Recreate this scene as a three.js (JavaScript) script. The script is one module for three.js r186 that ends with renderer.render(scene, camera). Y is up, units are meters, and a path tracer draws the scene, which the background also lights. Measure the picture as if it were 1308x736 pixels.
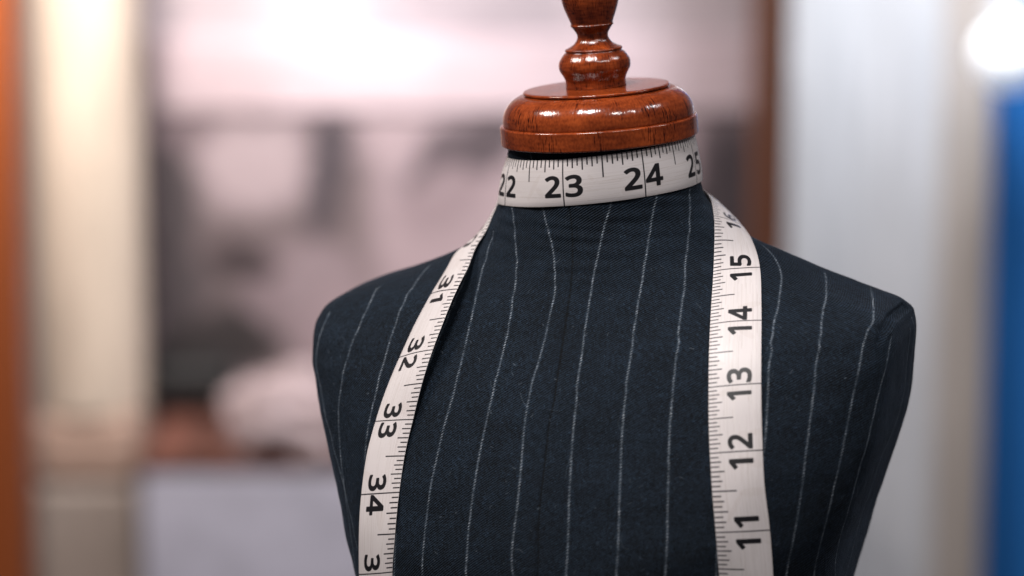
import * as THREE from 'three';
import { RoundedBoxGeometry } from 'three/addons/geometries/RoundedBoxGeometry.js';
import { mergeGeometries } from 'three/addons/utils/BufferGeometryUtils.js';
import { RectAreaLightUniformsLib } from 'three/addons/lights/RectAreaLightUniformsLib.js';
import { createNoise3D } from 'simplex-noise';

// ---------------------------------------------------------------- camera, light, exposure
const renderer = new THREE.WebGLRenderer({ antialias: true });
renderer.setSize(1024, 576);
renderer.toneMapping = THREE.LinearToneMapping;
renderer.toneMappingExposure = 1.0;
renderer.shadowMap.enabled = true;
RectAreaLightUniformsLib.init();

const scene = new THREE.Scene();
scene.background = new THREE.Color(0.05, 0.048, 0.052);      // the dim rest of the shop

const EYE = new THREE.Vector3(-0.028, 1.31405, 0.79886), PITCH = -8 * Math.PI / 180;
const camera = new THREE.PerspectiveCamera(13.12, 1024 / 576, 0.05, 60);
camera.position.copy(EYE);
camera.rotation.set(PITCH, 0, 0);
camera.focus = 0.772;
camera.userData.fStop = 5.5;
scene.add(camera);

const rnd = (s => () => { s |= 0; s = s + 0x6D2B79F5 | 0; let t = Math.imul(s ^ s >>> 15, 1 | s); t = t + Math.imul(t ^ t >>> 7, 61 | t) ^ t; return ((t ^ t >>> 14) >>> 0) / 4294967296; })(20251);
const n3 = createNoise3D(rnd);
const clamp = (x, a, b) => Math.min(b, Math.max(a, x));
const smooth = (a, b, x) => { const t = clamp((x - a) / (b - a), 0, 1); return t * t * (3 - 2 * t); };
const rad = d => d * Math.PI / 180;

// unseen ceiling lamps, out of view, placed for the light they give: a shallow white housing with a glowing face, and an area light of the same size just in front of it
function unseenCeilingLamp(label, pos, target, w, h, power, colour, glow) {
  const g = new THREE.Group();
  g.name = numbered('unseen_ceiling_lamp');
  g.position.set(...pos);
  g.lookAt(new THREE.Vector3(...target));
  g.userData = { label, category: 'ceiling lamp', group: 'unseen ceiling lamps of the shop' };
  const housing = new THREE.Mesh(new RoundedBoxGeometry(w + 0.04, h + 0.04, 0.05, 2, 0.01), new THREE.MeshStandardMaterial({ color: 0xd8d6d2, roughness: 0.6 }));
  housing.name = 'housing'; housing.position.z = -0.03; g.add(housing);
  const face = new THREE.Mesh(new THREE.PlaneGeometry(w, h), new THREE.MeshStandardMaterial({ color: 0xffffff, emissive: new THREE.Color(...colour), emissiveIntensity: glow }));
  face.name = 'lamp_face'; face.position.z = 0.0; g.add(face);
  scene.add(g);
  const l = new THREE.RectAreaLight(new THREE.Color(...colour), power, w, h);
  l.position.set(...pos); l.lookAt(new THREE.Vector3(...target));
  l.translateZ(-0.012);
  scene.add(l);
}
const used = {};
function numbered(n) { const k = used[n] = (used[n] ?? -1) + 1; return k ? n + '_' + String(k).padStart(3, '0') : n; }

const HEAD = [0, 1.22, 0];  // aim of the unseen lamps that light the cloth and gloss the wood
unseenCeilingLamp('broad unseen ceiling lamp high in front of the form, to the left', [-0.36, 2.7, 0.72], HEAD, 0.42, 0.36, 46, [1, 0.965, 0.95], 2);
unseenCeilingLamp('square unseen ceiling lamp high in front of the form, a little to the right', [0.34, 2.35, 0.95], HEAD, 0.13, 0.13, 52, [1, 0.95, 0.9], 2);
unseenCeilingLamp('square unseen ceiling lamp high to the right of the form, in front of it', [0.72, 2.3, 0.75], HEAD, 0.12, 0.12, 48, [1, 0.96, 0.92], 2);
unseenCeilingLamp('wide unseen ceiling lamp high to the left of the form', [-1.0, 2.2, 0.1], HEAD, 0.34, 0.22, 48, [1, 0.92, 0.85], 2);
unseenCeilingLamp('small unseen ceiling lamp high beyond the right shoulder of the form', [1.0, 2.3, 0.05], HEAD, 0.2, 0.16, 26, [0.95, 0.97, 1], 2);
const K = 4.5 / 3.5, bk = (x, y, z) => [EYE.x + (x - EYE.x) * K, EYE.y + (y - EYE.y) * K, EYE.z + (z - EYE.z) * K], BACK = bk(0.1, 0.9, -2.8);  // the lamps below are out of view, placed to light the back of the shop
unseenCeilingLamp('small cool unseen ceiling lamp above the white curtain at the back', bk(0.5, 1.75, -2.0), bk(0.48, 1.0, -2.45), 0.26, 0.13, 150, [0.93, 0.97, 1], 1.5);
unseenCeilingLamp('long unseen ceiling lamp over the counter at the back of the shop', bk(0.1, 2.3, -1.35), BACK, 2.3, 0.5, 7.6, [1, 0.94, 0.95], 1.5);
unseenCeilingLamp('narrow unseen lamp above the pink board on the back wall', bk(-0.225, 1.27, -2.50), bk(-0.225, 1.12, -2.71), 0.20, 0.03, 52, [1, 0.96, 0.95], 1.5);
unseenCeilingLamp('warm unseen lamp above the cream column at the back of the shop', bk(-0.54, 1.48, -1.95), bk(-0.6, 0.98, -2.5), 0.15, 0.15, 165, [1, 0.91, 0.83], 1.5);

// ---------------------------------------------------------------- helpers for the blurred back of the shop
// at(): the point seen at photograph pixel (px, py), on the upright plane that many metres from the lens
const CP = Math.cos(PITCH), SP = Math.sin(PITCH);
function at(px, py, depth) {
  depth *= CP / (CP - (368 - py) / 3200 * SP);
  const x = (px - 654) / 3200 * depth, y = (368 - py) / 3200 * depth, z = -depth;
  return new THREE.Vector3(EYE.x + x, EYE.y + y * CP - z * SP, EYE.z + y * SP + z * CP);
}
function tagged(o, name, label, category, group) {
  o.name = numbered(name); o.userData = { label, category };
  if (group) o.userData.group = group;
  scene.add(o);
  return o;
}
function part(name, geo, mat, parent) { const m = new THREE.Mesh(geo, mat); m.name = name; parent.add(m); return m; }
const std = (r, g, b, rough = 0.8, more = {}) => { const m = new THREE.MeshStandardMaterial({ roughness: rough, ...more }); m.color.setRGB(r, g, b); return m; };
// a block between two pixel columns and two heights, standing at a depth
function block(x0, x1, y0, y1, depth, thick, mat, round = 0.008) {
  const a = at(x0, y0, depth), b = at(x1, y1, depth);
  const w = b.x - a.x, h = a.y - b.y;
  const m = new THREE.Mesh(new RoundedBoxGeometry(w, h, thick, 3, Math.min(round, w / 2.1, h / 2.1, thick / 2.1)), mat);
  m.position.set((a.x + b.x) / 2, (a.y + b.y) / 2, (a.z + b.z) / 2 - thick / 2);
  return m;
}
function noiseTex(w, h, f) {
  const d = new Uint8Array(w * h * 4);
  for (let y = 0, i = 0; y < h; y++) for (let x = 0; x < w; x++, i += 4) { const c = f(x / w, y / h); d[i] = clamp(c[0], 0, 1) * 255; d[i + 1] = clamp(c[1], 0, 1) * 255; d[i + 2] = clamp(c[2], 0, 1) * 255; d[i + 3] = 255; }
  const t = new THREE.DataTexture(d, w, h); t.magFilter = THREE.LinearFilter; t.wrapS = t.wrapT = THREE.RepeatWrapping; t.colorSpace = THREE.SRGBColorSpace; t.needsUpdate = true;
  return t;
}
const plaster = noiseTex(256, 256, (u, v) => { const k = 0.93 + 0.05 * n3(u * 9, v * 9, 1) + 0.03 * n3(u * 40, v * 40, 2); return [k, k, k]; });
const boardTex = noiseTex(256, 512, (u, v) => { const k = 0.8 + 0.16 * n3(u * 14, v * 1.2, 4) + 0.08 * n3(u * 50, v * 3, 5); return [k, k * 0.97, k * 0.94]; });

// ---------------------------------------------------------------- the back of the shop
const D = 4.5;
{
  const wall = new THREE.Mesh(new THREE.BoxGeometry(6, 3.2, 0.1), std(0.56, 0.475, 0.505, 0.9, { map: plaster }));
  wall.name = 'wall'; wall.userData.kind = 'structure';
  wall.position.set(0, 1.6, at(654, 368, D + 0.035).z - 0.05);
  scene.add(wall);
}
tagged(block(-140, 46, -500, 1300, D - 0.5, 0.08, std(0.40, 0.09, 0.01, 0.95, { map: boardTex })), 'wooden_post', 'orange brown wooden post at the left edge of the view', 'post');
{
  const p = at(113, 368, D - 0.25), y1 = at(110, 518, D - 0.25).y, y2 = at(110, 606, D - 0.25).y;
  const g = new THREE.Group(); g.position.set(p.x, -0.4, p.z);
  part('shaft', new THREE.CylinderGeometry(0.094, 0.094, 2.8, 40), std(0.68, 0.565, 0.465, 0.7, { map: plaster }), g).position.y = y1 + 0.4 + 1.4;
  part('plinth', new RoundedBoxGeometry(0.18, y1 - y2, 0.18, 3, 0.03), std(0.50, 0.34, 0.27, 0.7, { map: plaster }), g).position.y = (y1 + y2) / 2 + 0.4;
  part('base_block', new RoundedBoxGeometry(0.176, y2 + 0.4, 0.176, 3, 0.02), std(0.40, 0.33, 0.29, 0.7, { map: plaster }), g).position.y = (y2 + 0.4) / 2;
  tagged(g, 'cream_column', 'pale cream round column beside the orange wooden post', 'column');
}
{
  const g = new THREE.Group();
  const b = block(192, 985, 46, 146, D, 0.03, std(0.66, 0.53, 0.57, 0.7, { map: plaster }), 0.012); g.position.copy(b.position); b.position.set(0, 0, 0); b.name = 'board'; g.add(b);
  tagged(g, 'fascia_board', 'long pale pink board running across the wall above the counter', 'board');
}
{
  // a flat wall picture whose painted blotches stand in for blurred dark and pale shapes
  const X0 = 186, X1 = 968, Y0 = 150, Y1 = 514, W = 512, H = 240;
  const shapes = [   // centre x, y, half width, half height, turn, colour, softness of the blotch edge
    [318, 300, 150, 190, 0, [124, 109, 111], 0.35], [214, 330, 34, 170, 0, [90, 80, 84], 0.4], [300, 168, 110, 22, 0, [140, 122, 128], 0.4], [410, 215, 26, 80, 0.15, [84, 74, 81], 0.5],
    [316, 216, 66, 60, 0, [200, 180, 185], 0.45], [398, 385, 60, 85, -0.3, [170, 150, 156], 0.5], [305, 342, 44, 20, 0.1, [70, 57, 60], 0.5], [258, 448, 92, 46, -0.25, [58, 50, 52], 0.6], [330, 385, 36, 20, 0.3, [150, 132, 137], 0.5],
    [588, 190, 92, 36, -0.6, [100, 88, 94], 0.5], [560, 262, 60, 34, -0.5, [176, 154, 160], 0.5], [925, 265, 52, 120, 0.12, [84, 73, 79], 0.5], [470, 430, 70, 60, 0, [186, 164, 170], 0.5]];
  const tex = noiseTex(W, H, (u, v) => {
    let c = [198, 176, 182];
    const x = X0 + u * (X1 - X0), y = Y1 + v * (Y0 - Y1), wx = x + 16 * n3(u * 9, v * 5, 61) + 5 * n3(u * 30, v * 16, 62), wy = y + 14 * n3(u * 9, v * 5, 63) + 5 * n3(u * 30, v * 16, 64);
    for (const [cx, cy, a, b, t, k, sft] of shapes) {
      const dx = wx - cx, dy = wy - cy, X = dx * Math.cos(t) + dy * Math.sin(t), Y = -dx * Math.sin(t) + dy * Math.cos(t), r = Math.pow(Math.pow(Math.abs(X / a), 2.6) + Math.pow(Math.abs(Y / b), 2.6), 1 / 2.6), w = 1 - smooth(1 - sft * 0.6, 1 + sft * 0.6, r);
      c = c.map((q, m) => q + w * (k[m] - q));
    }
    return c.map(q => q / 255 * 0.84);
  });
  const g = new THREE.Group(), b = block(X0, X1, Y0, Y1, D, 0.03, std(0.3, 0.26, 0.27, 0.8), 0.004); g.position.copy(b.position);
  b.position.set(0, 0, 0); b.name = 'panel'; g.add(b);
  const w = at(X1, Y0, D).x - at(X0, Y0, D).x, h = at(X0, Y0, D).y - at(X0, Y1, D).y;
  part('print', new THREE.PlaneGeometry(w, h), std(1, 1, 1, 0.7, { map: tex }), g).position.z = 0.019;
  tagged(g, 'stand_in_picture', 'large picture of grey and dusky pink blotches standing in for blurred shapes on the wall behind the form', 'picture');
}
{
  const g = new THREE.Group(), c = at(655, 560, D - 0.3); g.position.set(c.x, 0, c.z);
  const top = block(176, 1010, 578, 604, D - 0.45, 0.42, std(0.21, 0.08, 0.056, 0.8, { map: boardTex }), 0.01); top.position.sub(g.position); top.name = 'counter_top'; g.add(top);
  const fr = block(178, 1008, 604.5, 1150, D - 0.446, 0.38, std(0.56, 0.54, 0.64, 0.7, { map: plaster }), 0.01); fr.position.sub(g.position); fr.name = 'front_panel'; g.add(fr);
  tagged(g, 'counter', 'reddish brown counter with a pale lavender front at the left', 'counter');
}
{
  const m = block(182, 298, 466, 518, D - 0.14, 0.1, std(0.012, 0.012, 0.013, 0.6), 0.02);
  tagged(m, 'black_bag', 'small black bag standing on the brown counter', 'bag');
}
{
  const geo = new THREE.SphereGeometry(1, 64, 48), p = geo.attributes.position;
  for (let i = 0; i < p.count; i++) {
    const x = p.getX(i), y = p.getY(i), z = p.getZ(i), k = 1 + 0.28 * n3(x * 1.1 + 3, y * 1.4, z * 1.1) + 0.07 * n3(x * 4, y * 5, z * 4);
    p.setXYZ(i, x * k * 0.118, Math.max(y, -0.8) * k * (0.085 - 0.02 * x), z * k * 0.1);
  }
  geo.computeVertexNormals();
  const m = new THREE.Mesh(geo, std(0.42, 0.33, 0.34, 0.95)); m.position.copy(at(374, 540, D - 0.36));
  tagged(m, 'cloth_bundle', 'pale pink cloth bundle on the counter beside the black bag', 'bundle');
}
tagged(block(972, 1002, -500, 1300, D - 0.3, 0.06, std(0.16, 0.052, 0.02, 0.5, { map: boardTex })), 'wooden_post', 'reddish brown wooden post beside the white curtain, behind the neck', 'post');
// a curtain with real folds
function curtain(x0, x1, depth, folds, amp, mat) {
  const a = at(x0, 368, depth), b = at(x1, 368, depth), w = b.x - a.x, nx = 160, g = new THREE.PlaneGeometry(w, 3, nx, 6), p = g.attributes.position;
  for (let i = 0; i < p.count; i++) { const u = p.getX(i) / w + 0.5; p.setZ(i, amp * (Math.cos(u * folds * 2 * Math.PI) + 0.35 * Math.sin(u * folds * 5.1 + 1))); }
  g.computeVertexNormals();
  const back = g.clone(); back.translate(0, 0, -0.004); back.index.array.reverse();
  const m = new THREE.Mesh(mergeGeometries([g, back]), mat); m.position.set((a.x + b.x) / 2, 1.2, a.z);
  return m;
}
tagged(curtain(1003, 1222, D - 0.35, 1.15, 0.013, std(0.46, 0.46, 0.485, 0.85, { map: plaster })), 'white_curtain', 'white curtain hanging behind the right shoulder', 'curtain');
tagged(block(1216, 1285, -400, 1300, D - 0.37, 0.04, std(0.36, 0.31, 0.28, 0.8, { map: plaster })), 'wall_panel', 'tan upright panel between the white curtain and the blue cloth', 'panel');
tagged(curtain(1260, 1480, D - 0.4, 2.5, 0.02, std(0.001, 0.095, 0.30, 0.8)), 'blue_curtain', 'bright blue cloth hanging at the right edge', 'curtain');
{
  const g = new THREE.Group(); g.position.copy(at(1290, 70, D - 0.55));
  part('globe', new THREE.SphereGeometry(0.054, 32, 24), new THREE.MeshStandardMaterial({ color: 0xffffff, emissive: 0xdcecff, emissiveIntensity: 0.5 }), g);
  part('cap', new THREE.CylinderGeometry(0.026, 0.038, 0.04, 24), std(0.6, 0.6, 0.62, 0.4), g).position.y = 0.074;
  tagged(g, 'globe_lamp', 'round white glowing lamp in the upper right corner', 'lamp');
  const l = new THREE.PointLight(0xdcecff, 0.08); l.position.copy(g.position); l.shadow.radius = 2; scene.add(l);
}

// ---------------------------------------------------------------- the dress form (built in centimetres from the underside of its wooden neck cap, y up, z to its front)
const KEYS = [0,-0.5,-1,-1.6,-2.2,-2.6,-3,-3.3,-3.6,-3.9,-4.2,-4.5,-4.8,-5.05,-5.3,-5.6,-6,-6.5,-7,-8,-9,-10,-11,-12,-13,-14,-15,-16,-17.5,-19,-21,-24];
const HALF = [2.94,3,3.08,3.21,3.46,3.77,4.17,4.59,5.18,5.93,6.7,7.48,8.21,8.71,9.09,9.45,9.62,9.6,9.5,9.32,9.11,8.82,8.54,8.28,8.04,7.84,7.68,7.54,7.55,7.6,7.8,8.3];
const SKEW = [0.03,0,-0.04,-0.09,-0.13,-0.11,-0.07,-0.05,-0.13,-0.21,-0.4,-0.67,-0.75,-0.69,-0.49,-0.21,-0.01,0.04,0,0,0,0,0,0,0,0,0,0,0,0,0,0];
const SHIFT = [0,0,0,0,0,0,0,0,0,0,0,0,0,0,0,0,0,0,0.07,0.11,0.14,0.1,0.02,-0.12,-0.21,-0.33,-0.49,-0.64,-0.64,-0.64,-0.64,-0.64];
// height, front depth, back depth, squareness of the section, how far the armhole cuts it off
const PROFILE = [[0,2.9,2.9,2,1],[-1,2.95,2.95,2,1],[-2.2,3.15,3.15,2,1],[-3,3.4,3.4,2,1],[-4,3.95,3.7,1.9,1.03],[-5,4.75,3.9,1.9,1.1],[-6,5.6,4.1,2,1.14],[-7,6.35,4.4,2.1,1.14],[-8,7,4.7,2.1,1.14],[-10,8,5.1,2.15,1.12],[-12,8.55,5.3,2.2,1.1],[-14,8.65,5.2,2.2,1.08],[-16,8.3,5,2.2,1.06],[-19,7.3,4.7,2.2,1.04],[-24,6.6,4.9,2.2,1.02]];
// monotone cubic through (x, y); x may run down
function curve(xs, ys) {
  if (xs[0] > xs[xs.length - 1]) { xs = [...xs].reverse(); ys = [...ys].reverse(); }
  const n = xs.length, h = [], d = [], m = [];
  for (let i = 0; i < n - 1; i++) { h[i] = xs[i + 1] - xs[i]; d[i] = (ys[i + 1] - ys[i]) / h[i]; }
  m[0] = d[0]; m[n - 1] = d[n - 2];
  for (let i = 1; i < n - 1; i++) m[i] = d[i - 1] * d[i] <= 0 ? 0 : (h[i - 1] + h[i]) * 3 / ((2 * h[i] + h[i - 1]) / d[i - 1] + (h[i] + 2 * h[i - 1]) / d[i]);
  return x => {
    if (x <= xs[0]) return ys[0] + m[0] * (x - xs[0]);
    if (x >= xs[n - 1]) return ys[n - 1] + m[n - 1] * (x - xs[n - 1]);
    let i = 0; while (x > xs[i + 1]) i++;
    const t = (x - xs[i]) / h[i];
    return ys[i] * (1 + 2 * t) * (1 - t) ** 2 + m[i] * h[i] * t * (1 - t) ** 2 + ys[i + 1] * t * t * (3 - 2 * t) + m[i + 1] * h[i] * t * t * (t - 1);
  };
}
const halfAt = curve(KEYS, HALF), skewAt = curve(KEYS, SKEW), shiftAt = curve(KEYS, SHIFT);
const [frontAt, backAt, squareAt, cutAt] = [1, 2, 3, 4].map(k => curve(PROFILE.map(r => r[0]), PROFILE.map(r => r[k])));
const soft = v => -0.035 * Math.log(Math.exp(-v / 0.035) + Math.exp(-1 / 0.035));
function section(y) { const k = cutAt(y); return { y, f: frontAt(y), b: backAt(y), n: squareAt(y), k, a: halfAt(y), s: skewAt(y), x0: shiftAt(y), top: soft(k), mix: smooth(0, 0.06, k - 1) }; }
// a point of the bare shape: turn = 0 at the front, +90 degrees at the form's side on the right
function onForm(q, turn, out) {
  const c = Math.sin(turn), s = Math.cos(turn), r = (Math.abs(c / q.k) ** q.n + Math.abs(s) ** q.n) ** (-1 / q.n);
  const t = Math.abs(c * r), u = ((1 - q.mix) * t / q.k + q.mix * soft(t) / q.top) * Math.sign(c);
  out.x = q.x0 + u * (q.a + (c < 0 ? -q.s : q.s)); out.y = q.y; out.z = s * r * (s > 0 ? q.f : q.b);
  return out;
}
// the woven stripes and the front seam: where each runs, as [height, turn in degrees]
const STRIPES = {
  y3: [[-5.11,-61.7],[-5.18,-61.2],[-5.59,-59.3],[-5.9,-59.1],[-6.28,-59.6],[-6.51,-59.2]], 
  y2: [[-4.4,-63.8],[-4.54,-58.1],[-4.74,-52.4],[-4.97,-49],[-5.12,-47.9],[-5.54,-46.7],[-6.69,-47.8],[-7.34,-49.4],[-8.43,-51.1],[-9.51,-52.2],[-10.34,-52.9],[-11.85,-52.6],[-12.93,-55]], 
  y1: [[-3.86,-72.1],[-4.04,-61.7],[-4.3,-50.2],[-4.54,-43.9],[-4.75,-40.6],[-5.22,-37.3],[-5.76,-36.7],[-6.65,-37.6],[-7.48,-39.5],[-9.44,-43.4],[-10.47,-44.4],[-11.87,-44.1],[-12.73,-46.1]], 
  xx: [[-3.61,-46.3],[-3.79,-41.9],[-4.2,-33.2],[-4.49,-28.8],[-4.64,-27.4],[-5.11,-25.4],[-5.55,-25.5],[-6.58,-27.4],[-7.17,-29],[-8.52,-31.9],[-10.28,-34.3],[-11.78,-35.2],[-12.4,-36.2]], 
  z: [[-2.62,-53.1],[-2.94,-49.6],[-3.29,-44.1],[-3.9,-32.1],[-4.28,-25.7],[-4.5,-22.9],[-5.05,-19.8],[-5.62,-19.2],[-6.49,-19.8],[-7.42,-21.5],[-9.91,-25.8],[-10.77,-26.7],[-12.18,-27.5]], 
  a: [[-1.58,-46.7],[-2.45,-35.2],[-3.14,-27.2],[-3.49,-23.1],[-3.87,-18.6],[-4.19,-15.5],[-4.82,-11.8],[-5.34,-11.1],[-6.31,-11.6],[-7.29,-13],[-10,-16],[-11.01,-16.5],[-11.99,-16.4]], 
  b: [[-1.59,-20.1],[-2.14,-16],[-2.59,-12.4],[-2.97,-9.8],[-4.48,-3.6],[-5.24,-3.4],[-6.55,-4.6],[-7.03,-5.3],[-7.86,-5.8],[-9.54,-6.1],[-10.96,-6.6],[-11.54,-6.3],[-11.88,-5.7]], 
  c: [[-1.69,20.6],[-2.77,12.5],[-3.45,8.7],[-3.99,6.6],[-4.67,5.2],[-5.59,4.2],[-8.47,3.8],[-11.83,5.6]], 
  d: [[-1.54,49.1],[-1.92,45.6],[-2.26,41.9],[-2.75,35.7],[-3.57,26.2],[-3.92,22.7],[-4.19,20.4],[-4.88,16.5],[-5.43,14.2],[-5.98,13.2],[-7.16,12.9],[-8.29,13.1],[-11.84,15.9]], 
  e: [[-1.52,79.5],[-1.76,76.6],[-2.11,71.4],[-2.56,62.1],[-3.12,50.7],[-3.64,41.5],[-3.99,36],[-5,26.1],[-5.45,23.2],[-6.04,21.5],[-7.08,21.4],[-8.3,21.8],[-11.91,25.6]], 
  ff: [[-3.1,68.7],[-3.62,56.4],[-4.05,47.7],[-4.31,43.7],[-4.93,36.6],[-5.29,33.3],[-5.52,31.6],[-5.72,30.7],[-6.14,30],[-8.83,31.3],[-12.07,35.7]],
  r1: [[-3.63,94.5],[-3.84,85],[-4.24,68.8],[-4.53,60],[-4.76,54.4],[-5.53,41.5],[-5.76,39.6],[-6.51,38.3],[-7.89,38.9],[-9.36,39.5],[-10.74,41],[-11.67,42.6],[-12.24,43]], 
  r2: [[-4.58,97.1],[-4.71,82.2],[-4.9,68.2],[-5.03,63],[-5.19,58.6],[-5.4,54.1],[-5.53,51.9],[-5.88,48.6],[-6.62,47],[-8.63,47.2],[-9.97,48.4],[-11.77,50.3],[-12.49,50.9]], 
  r3: [[-5.19,101.7],[-5.32,83.8],[-5.45,71.1],[-5.58,64.5],[-5.7,61.3],[-6.03,57.8],[-6.62,56.1],[-6.95,55.7],[-8.9,55],[-9.87,55.6],[-12.18,57.9],[-12.79,58.8]], 
  r4: [[-6.04,70.2],[-6.17,68.4],[-6.58,65.7],[-7.78,62.8],[-8.66,61.7],[-9.2,61.5],[-10.26,62.2],[-12.57,66.2],[-13.06,68.4],[-13.3,69.7]],
  r5: [[-6.3,92.9],[-6.55,91.6],[-7.12,91.3],[-8.2,90.3],[-8.7,88.6],[-9.04,86.2],[-9.75,79.6],[-10.16,77.6],[-10.72,77.6],[-12.13,80.4],[-13.9,81.4]],
  s1: [[-5.7,-72],[-16,-70]], s2: [[-5.8,-84],[-16,-82]], s3: [[-5.9,-97],[-16,-96]], s4: [[-5.8,-109],[-16,-109]], s5: [[-6,101],[-16,100]], s6: [[-5.8,110],[-16,110]],
};
const seamAt = curve([-1.63,-2.37,-4.22,-6.37,-7.68,-10.06,-11.86], [-3.1,-1.5,-0,0.1,-1,-1.6,-0.4]);

// dents and wrinkles of the cloth, outwards in centimetres
const gauss = (d, w) => Math.exp(-d * d / (w * w));
function segDist(px, py, ax, ay, bx, by) { const dx = bx - ax, dy = by - ay, t = clamp(((px - ax) * dx + (py - ay) * dy) / (dx * dx + dy * dy), 0, 1); return Math.hypot(px - ax - dx * t, py - ay - dy * t); }
function relief(p, turn) {
  let o = 0.016 * n3(p.x * 0.5, p.y * 0.6, p.z * 0.5) + 0.008 * n3(p.x * 1.3, p.y * 1.6, p.z * 1.3 + 9);
  const deg = turn * 180 / Math.PI;
  if (p.z > 0 && p.y < -0.5) {
    const r = Math.hypot(p.x, p.z), d = (deg - seamAt(p.y)) * Math.PI / 180 * r;
    o -= 0.02 * gauss(d, 0.05) * smooth(0.5, -4, p.y + 3) + 0.016 * gauss(d, 0.05);
    o += 0.012 * gauss(Math.abs(d) - 0.2, 0.15);
    // shallow pulls round the neck
    const neck = smooth(-5.2, -3.2, p.y) * smooth(-0.6, -1.6, p.y);
    o += neck * 0.03 * n3(turn * 1.1, p.y * 2.4 + 0.5 * turn, 21);
  }
  // pinched fold in front of the armhole on the right
  if (p.x > 6 && p.y > -9) {
    const f = Math.min(segDist(p.z, p.y, -1, -5.74, 1.1, -5.66), segDist(p.z, p.y, 1.1, -5.66, 2.4, -5.8), segDist(p.z, p.y, 2.4, -5.8, 2.85, -6.05));
    o -= 0.15 * gauss(f, 0.1) * smooth(8.5, 9.1, p.x);
    o += (0.05 - 0.1 * smooth(-5.55, -5.95, p.y)) * gauss(f - 0.28, 0.2) * smooth(8, 9.1, p.x);
  }
  return o;
}
const FRONT = 115, UW = 0.46;                       // the front gets most of the cloth's texture
const uOf = d => Math.abs(d) <= FRONT ? 0.5 + UW * d / FRONT : 0.5 + Math.sign(d) * (UW + (0.5 - UW) * (Math.abs(d) - FRONT) / (180 - FRONT));
const Y_END = -16.4, vOf = y => y > Y_END ? 1 - 0.97 * (y / Y_END) : 0.03 * (1 - (y - Y_END) / (-24 - Y_END));
function torsoGeometry() {
  const turns = [];
  for (let d = -180; d < 180;) { turns.push(d); d += Math.abs(d) < 5 ? 0.13 : Math.abs(d) < FRONT ? 0.36 : 1.5; }
  turns.push(180);
  const ys = [];
  for (let y = 0.06; y > -24;) { ys.push(y); y -= y > -6.5 ? 0.032 : y > -16 ? 0.06 : 0.3; }
  ys.push(-24);
  const nt = turns.length, P = new Float32Array(nt * ys.length * 3), UV = new Float32Array(nt * ys.length * 2), idx = [], p = {}, p2 = {};
  ys.forEach((y, j) => {
    const q = section(y);
    turns.forEach((d, i) => {
      const t = rad(d), o = (j * nt + i);
      onForm(q, t, p); onForm(q, t + 0.01, p2);
      let nx = -(p2.z - p.z), nz = p2.x - p.x; const l = Math.hypot(nx, nz) || 1, k = relief(p, t) / l;
      P[o * 3] = p.x - nx * k * -1 * 0 + (nx / 1) * k; P[o * 3 + 1] = p.y; P[o * 3 + 2] = p.z + nz * k;
      UV[o * 2] = uOf(d); UV[o * 2 + 1] = vOf(Math.min(y, 0));
      if (i < nt - 1 && j < ys.length - 1) idx.push(o, o + nt, o + 1, o + 1, o + nt, o + nt + 1);
    });
  });
  const g = new THREE.BufferGeometry();
  g.setAttribute('position', new THREE.BufferAttribute(P, 3)); g.setAttribute('uv', new THREE.BufferAttribute(UV, 2));
  g.setIndex(idx); g.computeVertexNormals();
  return g;
}
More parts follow.
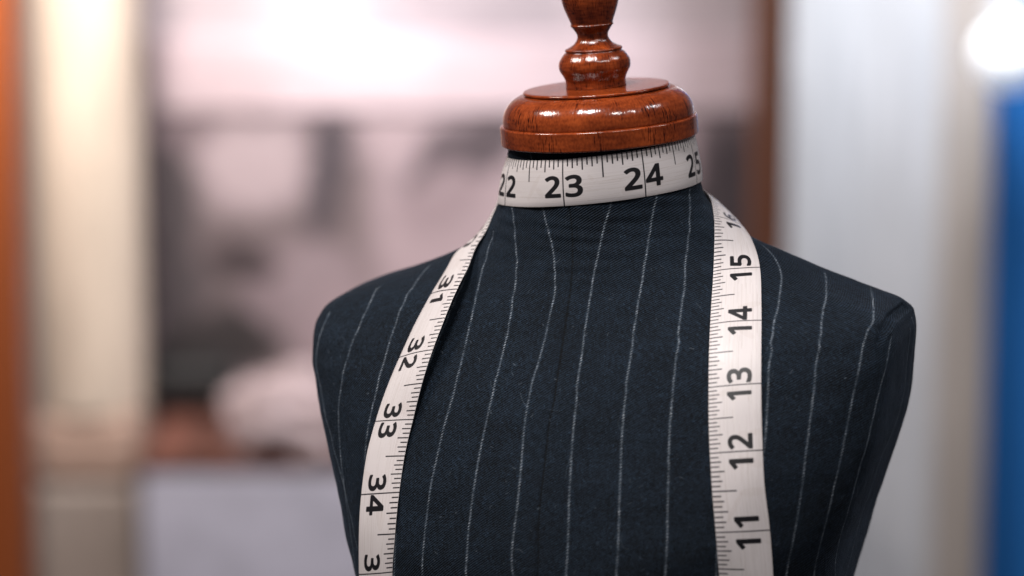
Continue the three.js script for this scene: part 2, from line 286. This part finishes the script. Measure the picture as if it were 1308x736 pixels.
// cloth: navy wool, woven in a diagonal twill, with chalk stripes
function clothMaps() {
  const W = 2048, H = 2048, col = new Uint8Array(W * H * 4), bmp = new Uint8Array(W * H), base = new Float32Array(W), p = {}, p2 = {}, p3 = {};
  const GX = 257, GY = 257, gx = new Float32Array(GX * GY), gy = new Float32Array(GX * GY);
  const dOf = u => { const e = u - 0.5, a = Math.abs(e); return a <= UW ? e / UW * FRONT : Math.sign(e) * (FRONT + (a - UW) / (0.5 - UW) * (180 - FRONT)); };
  const yOf = v => v >= 0.03 ? (1 - v) / 0.97 * Y_END : Y_END + (1 - v / 0.03) * (-24 - Y_END);
  for (let j = 0; j < GY; j++) { const q = section(yOf(j / (GY - 1))); for (let i = 0; i < GX; i++) { onForm(q, rad(dOf(i / (GX - 1))), p); gx[j * GX + i] = i ? gx[j * GX + i - 1] + Math.hypot(p.x - p2.x, p.z - p2.z) : 0; p2.x = p.x; p2.z = p.z; gy[j * GX + i] = p.y * 1.12 - p.z * 0.55; } const mid = gx[j * GX + 128]; for (let i = 0; i < GX; i++) gx[j * GX + i] -= mid; }
  const hash = (x, y) => { let h = Math.imul(x, 374761393) + Math.imul(y, 668265263) | 0; h = Math.imul(h ^ h >>> 13, 1274126177); return ((h ^ h >>> 16) >>> 0) / 4294967296; };
  const patch = new Float32Array(256 * 256); for (let j = 0; j < 256; j++) for (let i = 0; i < 256; i++) patch[j * 256 + i] = 0.5 * n3(i * 0.06, j * 0.05, 31) + 0.35 * n3(i * 0.25, j * 0.2, 32);
  const L = Object.values(STRIPES).map(s => ({ f: curve(s.map(r => r[0]), s.map(r => r[1])), hi: s[0][0] < -2 ? s[0][0] + 0.02 : 1, lo: s.length === 3 ? -8.2 : -30, arc: 0, w: 0 }));
  const TW = 2 * Math.PI / 0.078;
  for (let j = H - 1; j >= 0; j--) {
    const y = yOf((j + 0.5) / H), q = section(y), gj = (j + 0.5) / H * (GY - 1), j0 = Math.min(GY - 2, gj | 0), fj = gj - j0;
    for (let i = 0; i < W; i++) {
      const gi = (i + 0.5) / W * (GX - 1), i0 = Math.min(GX - 2, gi | 0), fi = gi - i0, o = j0 * GX + i0;
      const lerp = A => (A[o] * (1 - fi) + A[o + 1] * fi) * (1 - fj) + (A[o + GX] * (1 - fi) + A[o + GX + 1] * fi) * fj;
      const x = lerp(gx), yy = lerp(gy);
      const tw = Math.sin((x * 0.62 - yy * 0.78) * TW), h1 = hash(i >> 1, j >> 2), h2 = hash((i >> 2) + 977, (j >> 4) + 31), pt = patch[(j >> 3) * 256 + (i >> 3)];
      let k = 0.95 + 0.75 * tw + 1.1 * (h1 - 0.5) + 0.5 * (h2 - 0.5) + 0.35 * pt;
      if (h1 > 0.988) k += 1.3;
      k = Math.max(0.12, k);
      const c = (j * W + i) * 4;
      col[c] = clamp(255 * 1.055 * Math.pow(0.0066 * k, 1 / 2.4) - 14, 0, 255);
      col[c + 1] = clamp(255 * 1.055 * Math.pow(0.0120 * k, 1 / 2.4) - 14, 0, 255);
      col[c + 2] = clamp(255 * 1.055 * Math.pow(0.0205 * k, 1 / 2.4) - 14, 0, 255);
      col[c + 3] = 255;
      bmp[j * W + i] = clamp(128 + 48 * tw + 60 * (h1 - 0.5) + 30 * (h2 - 0.5), 0, 255);
    }
    for (const s of L) {
      if (y > s.hi || y < s.lo) continue;
      const dg = s.f(y), t = rad(dg), dy = 0.02, q2 = section(y - dy);
      if (Math.abs(dg) > 112) continue;
      onForm(q, t, p); onForm(q, t + 0.01, p2); onForm(q2, rad(s.f(y - dy)), p3);
      const ax = (p2.x - p.x) / 0.01, az = (p2.z - p.z) / 0.01, sx = p3.x - p.x, sy = p3.y - p.y, sz = p3.z - p.z, sl = Math.hypot(sx, sy, sz), al = Math.hypot(ax, az);
      s.arc += sl / dy * Math.abs(Y_END) / (0.97 * H);
      const dot = (ax * sx + az * sz) / (sl * al), per = al * Math.sqrt(Math.max(0.02, 1 - dot * dot));   // cm of distance per radian
      const texel = per * rad(FRONT / UW / W), n = Math.min(60, Math.ceil(0.16 / texel)), ic = uOf(dg) * W;
      for (let i = Math.floor(ic - n); i <= ic + n; i++) {
        if (i < 0 || i >= W) continue;
        const dist = (i + 0.5 - ic) * texel, wob = 0.004 * n3(s.arc * 3, dg, 3);
        const e = Math.abs(dist - wob); if (e > 0.13) continue;
        const dash = 0.5 + 0.5 * Math.sin((s.arc * 0.9 + dist * 0.8) * 2 * Math.PI / 0.085), hh = hash((i >> 1) + 5, (j >> 2) + 3), core = 1 - smooth(0.014, 0.048, e), halo = 1 - smooth(0.03, 0.12, e);
        const a = clamp(core * (0.12 + 0.72 * dash) * (0.5 + 0.7 * hh) * (0.9 + 0.35 * n3(s.arc * 0.9, dg, 8)) + 0.10 * halo * hh, 0, 1), c = (j * W + i) * 4;
        for (let m = 0; m < 3; m++) col[c + m] += a * ([150, 157, 166][m] - col[c + m]);
        bmp[j * W + i] = clamp(bmp[j * W + i] + 50 * core * dash, 0, 255);
      }
    }
    for (let i = 0; y < -1 && i < W; i++) {                     // the stitched front seam
      const dg = dOf((i + 0.5) / W); if (Math.abs(dg) > 8) continue;
      onForm(q, rad(dg), p);
      const e = Math.abs((dg - seamAt(y)) * Math.PI / 180 * Math.hypot(p.x, p.z)), a = (1 - smooth(0.008, 0.034, e)) * (0.48 + 0.2 * Math.sin(y * 2 * Math.PI / 0.16)), c = (j * W + i) * 4;
      for (let m = 0; m < 3; m++) col[c + m] *= 1 - a;
    }
  }
  for (let n = 0; n < 450; n++) {                              // lint and stray fibres caught in the wool
    let d = (rnd() - 0.5) * 200, y = -0.8 - rnd() * 15, a = rnd() * 6.28, big = rnd() < 0.07, len = big ? 30 + rnd() * 35 : 3 + rnd() * 9, al = (big ? 0.16 : 0.2) + 0.3 * rnd() * rnd(), bend = (rnd() - 0.5) * (big ? 0.12 : 0.2);
    let x = uOf(d) * W, yy = vOf(y) * H;
    for (let k = 0; k < len; k++) {
      x += Math.cos(a) * 0.6; yy += Math.sin(a) * 1.4; a += bend * (0.5 + rnd());
      for (const [ox, oy, w] of [[0, 0, 1], [1, 0, 0.5], [0, 1, 0.8], [0, 2, 0.4]]) { const px = (x | 0) + ox, py = (yy | 0) + oy; if (px < 0 || py < 0 || px >= W || py >= H) continue; const c = (py * W + px) * 4; for (let m = 0; m < 3; m++) col[c + m] += al * w * ([120, 126, 134][m] - col[c + m]); }
    }
  }
  const map = new THREE.DataTexture(col, W, H); map.colorSpace = THREE.SRGBColorSpace;
  const b4 = new Uint8Array(W * H * 4); for (let i = 0; i < W * H; i++) { b4[i * 4] = b4[i * 4 + 1] = b4[i * 4 + 2] = bmp[i]; b4[i * 4 + 3] = 255; }
  const bump = new THREE.DataTexture(b4, W, H);
  for (const t of [map, bump]) { t.magFilter = THREE.LinearFilter; t.minFilter = THREE.LinearFilter; t.needsUpdate = true; }
  return { map, bump };
}
const CM = 0.01, BASE = 24;
const basis = new THREE.Matrix4().makeBasis(new THREE.Vector3(0.943, 0.054, 0.328).normalize(), new THREE.Vector3(-0.074, 0.996, 0.049).normalize(), new THREE.Vector3(-0.324, -0.070, 0.943).normalize());
const turnForm = new THREE.Quaternion().setFromRotationMatrix(basis).normalize();
const basePos = new THREE.Vector3(0, -BASE * CM, 0).applyQuaternion(turnForm).add(new THREE.Vector3(0, 1.25, 0));
const place = g => g.translate(0, BASE, 0).scale(CM, CM, CM);

const form = new THREE.Group();
form.position.copy(basePos); form.quaternion.copy(turnForm);
tagged(form, 'dress_form', 'navy pinstriped dress form with a varnished wooden neck cap and turned finial', 'dress form');
const cloth = clothMaps();
const clothMat = new THREE.MeshPhysicalMaterial({ map: cloth.map, bumpMap: cloth.bump, bumpScale: 0.0005, roughness: 0.85, sheen: 0.3, sheenRoughness: 0.45, specularIntensity: 0.35 });
clothMat.sheenColor.setRGB(0.36, 0.48, 0.7);
const torso = part('torso', place(torsoGeometry()), clothMat, form);
{
  const ring = []; const q = section(-24); for (let i = 0; i < 96; i++) { const p = onForm(q, i / 96 * 2 * Math.PI, {}); ring.push(new THREE.Vector2(p.x, -p.z)); }
  const g = new THREE.ExtrudeGeometry(new THREE.Shape(ring), { depth: 0.3, bevelEnabled: false }); g.rotateX(-Math.PI / 2); g.translate(0, -24.32, 0);
  part('underside', place(g), std(0.05, 0.05, 0.06, 0.9), form);
}

// ---------------------------------------------------------------- varnished wood
function woodMaps(W, H, kind) {
  const col = new Uint8Array(W * H * 4), bmp = new Uint8Array(W * H * 4);
  for (let j = 0; j < H; j++) for (let i = 0; i < W; i++) {
    const v = j / H, a = i / W * 2 * Math.PI, cx = Math.cos(a), cz = Math.sin(a), c = (j * W + i) * 4;
    let k;
    if (kind === 'cap') {
      const figure = n3(cx * 5, cz * 5, v * 10), cloud = n3(cx * 1.6 + 5, cz * 1.6, v * 4), fine = n3(cx * 32, cz * 32, v * 60);
      const group = smooth(-0.1, 0.6, n3(cx * 3.5 + 2, cz * 3.5, v * 6 + 7));
      const pore = smooth(0.3, 0.6, n3(cx * 58, cz * 58, v * 10 + 40)) * group * (0.45 + 0.55 * smooth(0.25, 0.42, v) * smooth(0.66, 0.56, v));
      k = 1.0 + 0.12 * figure + 0.26 * cloud + 0.2 * fine + 0.16 * n3(cx * 3, cz * 3, v * 46 + 11) - 0.8 * pore;
    } else {
      const figure = n3(cx * 1.6, cz * 1.6, v * 7), cloud = n3(cx * 1.1 + 3, cz * 1.1, v * 3), fine = n3(cx * 22, cz * 22, v * 26), line = n3(cx * 2, cz * 2, v * 60);
      const pore = smooth(0.35, 0.7, n3(cx * 26, cz * 26, v * 15 + 3));
      k = 0.95 + 0.24 * figure + 0.22 * cloud + 0.16 * fine + 0.24 * line - 0.55 * pore;
    }
    k = clamp(k, 0.12, 1.5);
    const r = 0.225 * Math.pow(k, 1.3), g = 0.0385 * Math.pow(k, 1.55), b = 0.0085 * Math.pow(k, 1.5), e = x => clamp(255 * (1.055 * Math.pow(Math.max(x, 0.0005), 1 / 2.4) - 0.055), 0, 255);
    col[c] = e(r); col[c + 1] = e(g); col[c + 2] = e(b); col[c + 3] = 255;
    const h = 128 + 60 * n3(cx * 9, cz * 9, v * 14) + 30 * n3(cx * 30, cz * 30, v * 40);
    bmp[c] = bmp[c + 1] = bmp[c + 2] = clamp(h, 0, 255); bmp[c + 3] = 255;
  }
  const map = new THREE.DataTexture(col, W, H), bump = new THREE.DataTexture(bmp, W, H); map.colorSpace = THREE.SRGBColorSpace;
  for (const t of [map, bump]) { t.magFilter = THREE.LinearFilter; t.wrapS = THREE.RepeatWrapping; t.needsUpdate = true; }
  return { map, bump };
}
function varnished(kind) {
  const m = woodMaps(1024, 256, kind);
  return new THREE.MeshPhysicalMaterial({ map: m.map, roughness: 0.16, bumpMap: m.bump, bumpScale: 0.0001, specularIntensity: 1.3 });
}
// lathe through straight runs and rounded runs, v by distance along the profile
function turned(points, seg = 144) {
  const pts = points.map(p => new THREE.Vector2(p[0], p[1])), g = new THREE.LatheGeometry(pts, seg), len = [0];
  for (let i = 1; i < pts.length; i++) len[i] = len[i - 1] + pts[i].distanceTo(pts[i - 1]);
  const uv = g.attributes.uv; for (let i = 0; i < uv.count; i++) uv.setY(i, len[i % pts.length] / len[len.length - 1]);
  return g;
}
const arc = (cx, cy, rx, ry, a0, a1, n) => Array.from({ length: n + 1 }, (_, i) => { const a = rad(a0 + (a1 - a0) * i / n); return [cx + rx * Math.cos(a), cy + ry * Math.sin(a)]; });
const smoothRun = (list, n) => new THREE.SplineCurve(list.map(p => new THREE.Vector2(...p))).getPoints(n).map(p => [p.x, p.y]);
const cap = part('neck_cap', place(turned([
  [0.01, 0], [3.05, 0], ...arc(3.09, 0.06, 0.06, 0.06, -90, 0, 5), [3.15, 0.3], ...arc(3.09, 0.56, 0.06, 0.06, 0, 90, 5), [3.045, 0.625], [3.03, 0.64],
  ...arc(2.25, 0.72, 0.80, 0.83, -6, 88, 22), [2.26, 1.56], [2.27, 1.565], ...arc(2.30, 1.615, 0.045, 0.045, -90, 90, 8), [2.24, 1.672], [1.2, 1.675], [0.01, 1.675]])), varnished('cap'), form);
const finial = part('finial', place(turned([
  [0.02, 1.67], [0.94, 1.67], ...smoothRun([[0.965, 1.68], [0.955, 1.80], [0.965, 1.93], [1.03, 2.08], [1.11, 2.22], [1.145, 2.36], [1.12, 2.52], [1.04, 2.66], [0.95, 2.77]], 40),
  [0.895, 2.79], [0.885, 2.83], ...arc(0.87, 2.87, 0.045, 0.045, -70, 90, 8), ...smoothRun([[0.86, 2.92], [0.76, 2.965], [0.62, 3.05], [0.53, 3.16], [0.49, 3.27], [0.51, 3.39], [0.59, 3.52], [0.655, 3.6]], 30),
  ...arc(0.655, 3.645, 0.03, 0.03, -80, 60, 6), [0.665, 3.69], [0.67, 3.73], ...smoothRun([[0.68, 3.75], [0.72, 3.86], [0.775, 4.0], [0.84, 4.18], [0.895, 4.38], [0.92, 4.6], [0.9, 4.85], [0.81, 5.1], [0.62, 5.33], [0.35, 5.47], [0.1, 5.52], [0.005, 5.525]], 60)], 112)), varnished('finial'), form);

// ---------------------------------------------------------------- the tape measure: one strip, [inch, edge with the ticks, other edge]
const neckRow = (inch, deg, rb) => { const t = rad(deg), x = 2.95 * Math.sin(t), xb = rb * Math.sin(t), zb = rb * Math.cos(t); return [inch, x, -0.19 + 0.058 * x, 2.95 * Math.cos(t), xb, -1.681 + 0.052 * xb + 0.016 * zb, zb]; };
const TAPE = [
  [8.2,5.0,-17.2,6.6,6.4,-17.6,5.8],
  [9.2,5.05,-14.9,7.1,6.42,-15.2,6.3],
  [10.33,5.06,-12.23,7.30,6.47,-12.5,6.45],
  [11.00,5.03,-10.75,7.28,6.45,-10.89,6.45],
  [11.58,4.92,-9.41,6.98,6.34,-9.49,6.35],
  [12.22,4.78,-8.12,6.44,6.25,-8.13,5.90],
  [12.95,4.66,-6.87,5.74,6.15,-6.85,5.28],
  [13.54,4.54,-5.85,4.97,6.03,-5.84,4.52],
  [14.22,4.37,-4.89,3.89,5.79,-4.90,3.28],
  [15.05,4.15,-3.83,2.49,5.35,-3.92,1.48],
  [15.62,3.87,-2.98,1.10,4.70,-3.40,-0.22],
  [16.05,3.60,-2.54,0.07,4.12,-3.14,-1.3],
  [16.8,3.0,-2.15,-1.6,3.4,-3.0,-2.5],
  [17.8,1.7,-1.9,-3.1,1.9,-3.2,-3.6],
  [18.9,-0.2,-1.75,-3.75,-0.2,-3.2,-4.0],
  [20.2,-2.3,-1.3,-2.6,-2.5,-2.75,-2.85],
  neckRow(20.9, -112, 3.5), neckRow(21.35, -92, 3.42), neckRow(21.72, -68, 3.36), neckRow(22.08, -50, 3.24), neckRow(22.49, -30, 3.14), neckRow(22.91, -10, 3.08),
  neckRow(23.33, 10, 3.05), neckRow(23.75, 30, 3.05), neckRow(24.16, 50, 3.07), neckRow(24.61, 70, 3.1), neckRow(25.06, 90, 3.12), neckRow(25.45, 108, 3.14),
  neckRow(25.8, 132, 3.2),
  [26.9,0,-0.15,-3.1,0,-1.68,-3.35],
  [27.9,-2.6,-0.75,-2.5,-2.95,-2.15,-2.8],
  [28.7,-3.45,-1.5,-0.9,-3.95,-2.75,-1.3],
  [29.6,-3.4,-2.12,0.85,-3.98,-2.68,-0.25],
  [30.02,-3.50,-2.67,1.50,-4.44,-3.18,0.36],
  [30.28,-3.68,-3.12,2.15,-4.76,-3.46,1.03],
  [30.62,-3.58,-3.52,3.22,-4.73,-3.83,2.20],
  [31.00,-3.62,-4.05,4.23,-4.86,-4.38,3.30],
  [31.46,-3.80,-4.74,4.90,-5.12,-5.09,4.12],
  [31.99,-4.07,-5.66,5.52,-5.46,-6.05,4.88],
  [32.46,-4.33,-6.54,5.96,-5.76,-6.89,5.38],
  [33.00,-4.61,-7.68,6.33,-6.08,-7.90,5.78],
  [33.45,-4.83,-8.65,6.62,-6.32,-8.85,6.12],
  [34.01,-4.99,-9.84,7.00,-6.47,-10.09,6.50],
  [34.51,-5.12,-11.08,7.28,-6.57,-11.34,6.72],
  [35.09,-5.33,-12.49,7.31,-6.73,-12.82,6.66],
  [36.1,-5.5,-15.0,7.1,-6.95,-15.2,6.5],
  [37,-5.5,-17.2,6.6,-6.95,-17.4,6.0],
];
const T0 = 8.2, T1 = 37, SPAN = 9.6;                   // printed in three rows of 9.6 inches
function tapeTexture() {
  const W = 2048, H = 512, cv = document.createElement('canvas'); cv.width = W; cv.height = H;
  const c = cv.getContext('2d'), S = W / SPAN, RH = 170, TW = 0.622 * S;
  c.fillStyle = 'rgb(217,209,209)'; c.fillRect(0, 0, W, H);
  for (let k = 0; k < 2600; k++) { const y = rnd() * H, x = rnd() * W, l = 20 + rnd() * 160, g = rnd() < 0.5; c.fillStyle = g ? 'rgba(140,122,114,0.17)' : 'rgba(240,234,232,0.16)'; c.fillRect(x, y, l, 1); }
  for (let k = 0; k < 90; k++) { c.fillStyle = 'rgba(120,98,84,0.05)'; c.beginPath(); c.ellipse(rnd() * W, rnd() * H, 8 + rnd() * 40, 4 + rnd() * 14, rnd() * 3, 0, 7); c.fill(); }
  const ink = 'rgb(14,12,18)';
  for (let r = 0; r < 3; r++) {
    const i0 = T0 + r * SPAN, y0 = r * RH + (RH - TW) / 2;
    c.save(); c.beginPath(); c.rect(0, r * RH, W, RH); c.clip();
    c.fillStyle = ink; c.strokeStyle = ink;
    for (let n = Math.floor(i0 * 16); n <= (i0 + SPAN) * 16 + 1; n++) {
      const x = (n / 16 - i0) * S, f = n % 16 === 0 ? 1 : n % 8 === 0 ? 0.45 : n % 4 === 0 ? 0.25 : n % 2 === 0 ? 0.2 : 0.155, w = n % 16 === 0 ? 3 : 3.3;
      c.globalAlpha = 0.94 + 0.06 * rnd();
      c.fillRect(x - w / 2, y0 - (f === 1 ? 3 : -1), w, f === 1 ? TW + 6 : TW * f);
    }
    c.globalAlpha = 1;
    const size = TW * 0.425 / 0.714; c.font = size.toFixed(1) + 'px sans-serif'; c.textBaseline = 'alphabetic'; c.lineWidth = 5; c.lineJoin = 'round';
    for (let n = Math.floor(i0) - 1; n <= i0 + SPAN + 1; n++) {
      const x = (n - i0) * S, s = String(n), base = y0 + TW * 0.795, a = s.length > 1 ? s[0] : '', b = s[s.length - 1];
      for (const [ch, al, dx] of [[a, 'right', -0.022 * S], [b, 'left', 0.022 * S]]) if (ch) { c.save(); c.translate(x + dx, base); c.scale(1.16, 1); c.textAlign = al; c.fillText(ch, 0, 0); c.strokeText(ch, 0, 0); c.restore(); }
    }
    c.restore();
  }
  const t = new THREE.CanvasTexture(cv); t.colorSpace = THREE.SRGBColorSpace; t.magFilter = THREE.LinearFilter; return { t, RH, H, TW };
}
{
  const cols = [1, 2, 3, 4, 5, 6].map(k => curve(TAPE.map(r => r[0]), TAPE.map(r => r[k])));
  // gentler tangents than monotone ones, so that the strip bends without kinks
  const pts = TAPE.map(r => [new THREE.Vector3(r[1], r[2], r[3]), new THREE.Vector3(r[4], r[5], r[6])]), ins = TAPE.map(r => r[0]);
  const edge = (k, x) => {
    let i = 0; while (i < ins.length - 2 && x > ins[i + 1]) i++;
    const g = j => { const a = Math.max(0, j - 1), b = Math.min(ins.length - 1, j + 1); return pts[b][k].clone().sub(pts[a][k]).divideScalar(ins[b] - ins[a]); };
    const h = ins[i + 1] - ins[i], t = (x - ins[i]) / h, m0 = g(i).multiplyScalar(h), m1 = g(i + 1).multiplyScalar(h);
    return pts[i][k].clone().multiplyScalar(2 * t ** 3 - 3 * t * t + 1).addScaledVector(m0, t ** 3 - 2 * t * t + t).addScaledVector(pts[i + 1][k], -2 * t ** 3 + 3 * t * t).addScaledVector(m1, t ** 3 - t * t);
  };
  const tex = tapeTexture(), NW = 8, TH = 0.035, P = [], UV = [], idx = [];
  const rowsOf = [];
  for (let r = 0; r < 3; r++) { const a = T0 + r * SPAN, b = Math.min(T1, a + SPAN), n = Math.round((b - a) / 0.05); for (let i = 0; i <= n; i++) rowsOf.push([r, a + (b - a) * i / n, i === 0 && r > 0]); }
  let prev = -1;
  for (const [r, x, jump] of rowsOf) {
    const A = edge(0, x), B = edge(1, x), e = 0.02, tan = edge(0, x + e).add(edge(1, x + e)).sub(A).sub(B).normalize(), wd = B.clone().sub(A), nrm = new THREE.Vector3().crossVectors(wd, tan).normalize();
    const start = P.length / 3, u = (x - T0 - r * SPAN) / SPAN;
    const vAt = s => 1 - (r * tex.RH + tex.RH / 2 + (s - 0.5) * tex.TW * 0.985) / tex.H;
    for (let side = 0; side < 2; side++) for (let k = 0; k <= NW; k++) {
      const s = k / NW, up = 0.05 + 0.05 * (1 - (2 * s - 1) ** 2) + (side ? -TH : 0) + 0.014 * n3(x * 0.9, s * 1.3, 55), p = A.clone().addScaledVector(wd, s).addScaledVector(nrm, -up * -1);
      P.push(p.x, p.y, p.z); UV.push(u, vAt(side ? 0.96 : s));
    }
    if (prev >= 0 && !jump) for (let k = 0; k < 2 * (NW + 1); k++) {
      // round the section: front 0..NW, then the back from NW down to 0
      const order = q => q <= NW ? q : (NW + 1) + (2 * NW + 1 - q), a = order(k), b = order((k + 1) % (2 * NW + 2));
      idx.push(prev + a, start + a, prev + b, prev + b, start + a, start + b);
    }
    prev = start;
  }
  let g = new THREE.BufferGeometry();
  g.setAttribute('position', new THREE.Float32BufferAttribute(P, 3)); g.setAttribute('uv', new THREE.Float32BufferAttribute(UV, 2)); g.setIndex(idx);
  g.computeVertexNormals();
  const mat = new THREE.MeshPhysicalMaterial({ map: tex.t, roughness: 0.5, clearcoat: 0.15, clearcoatRoughness: 0.35 });
  const tape = new THREE.Mesh(place(g), mat);
  tape.position.copy(basePos); tape.quaternion.copy(turnForm);
  tagged(tape, 'tape_measure', 'white cloth tape measure with black numbers looped round the neck and hanging down the chest', 'tape measure');
}
scene.traverse(o => { if (o.isMesh) o.castShadow = o.receiveShadow = true; });
renderer.render(scene, camera);
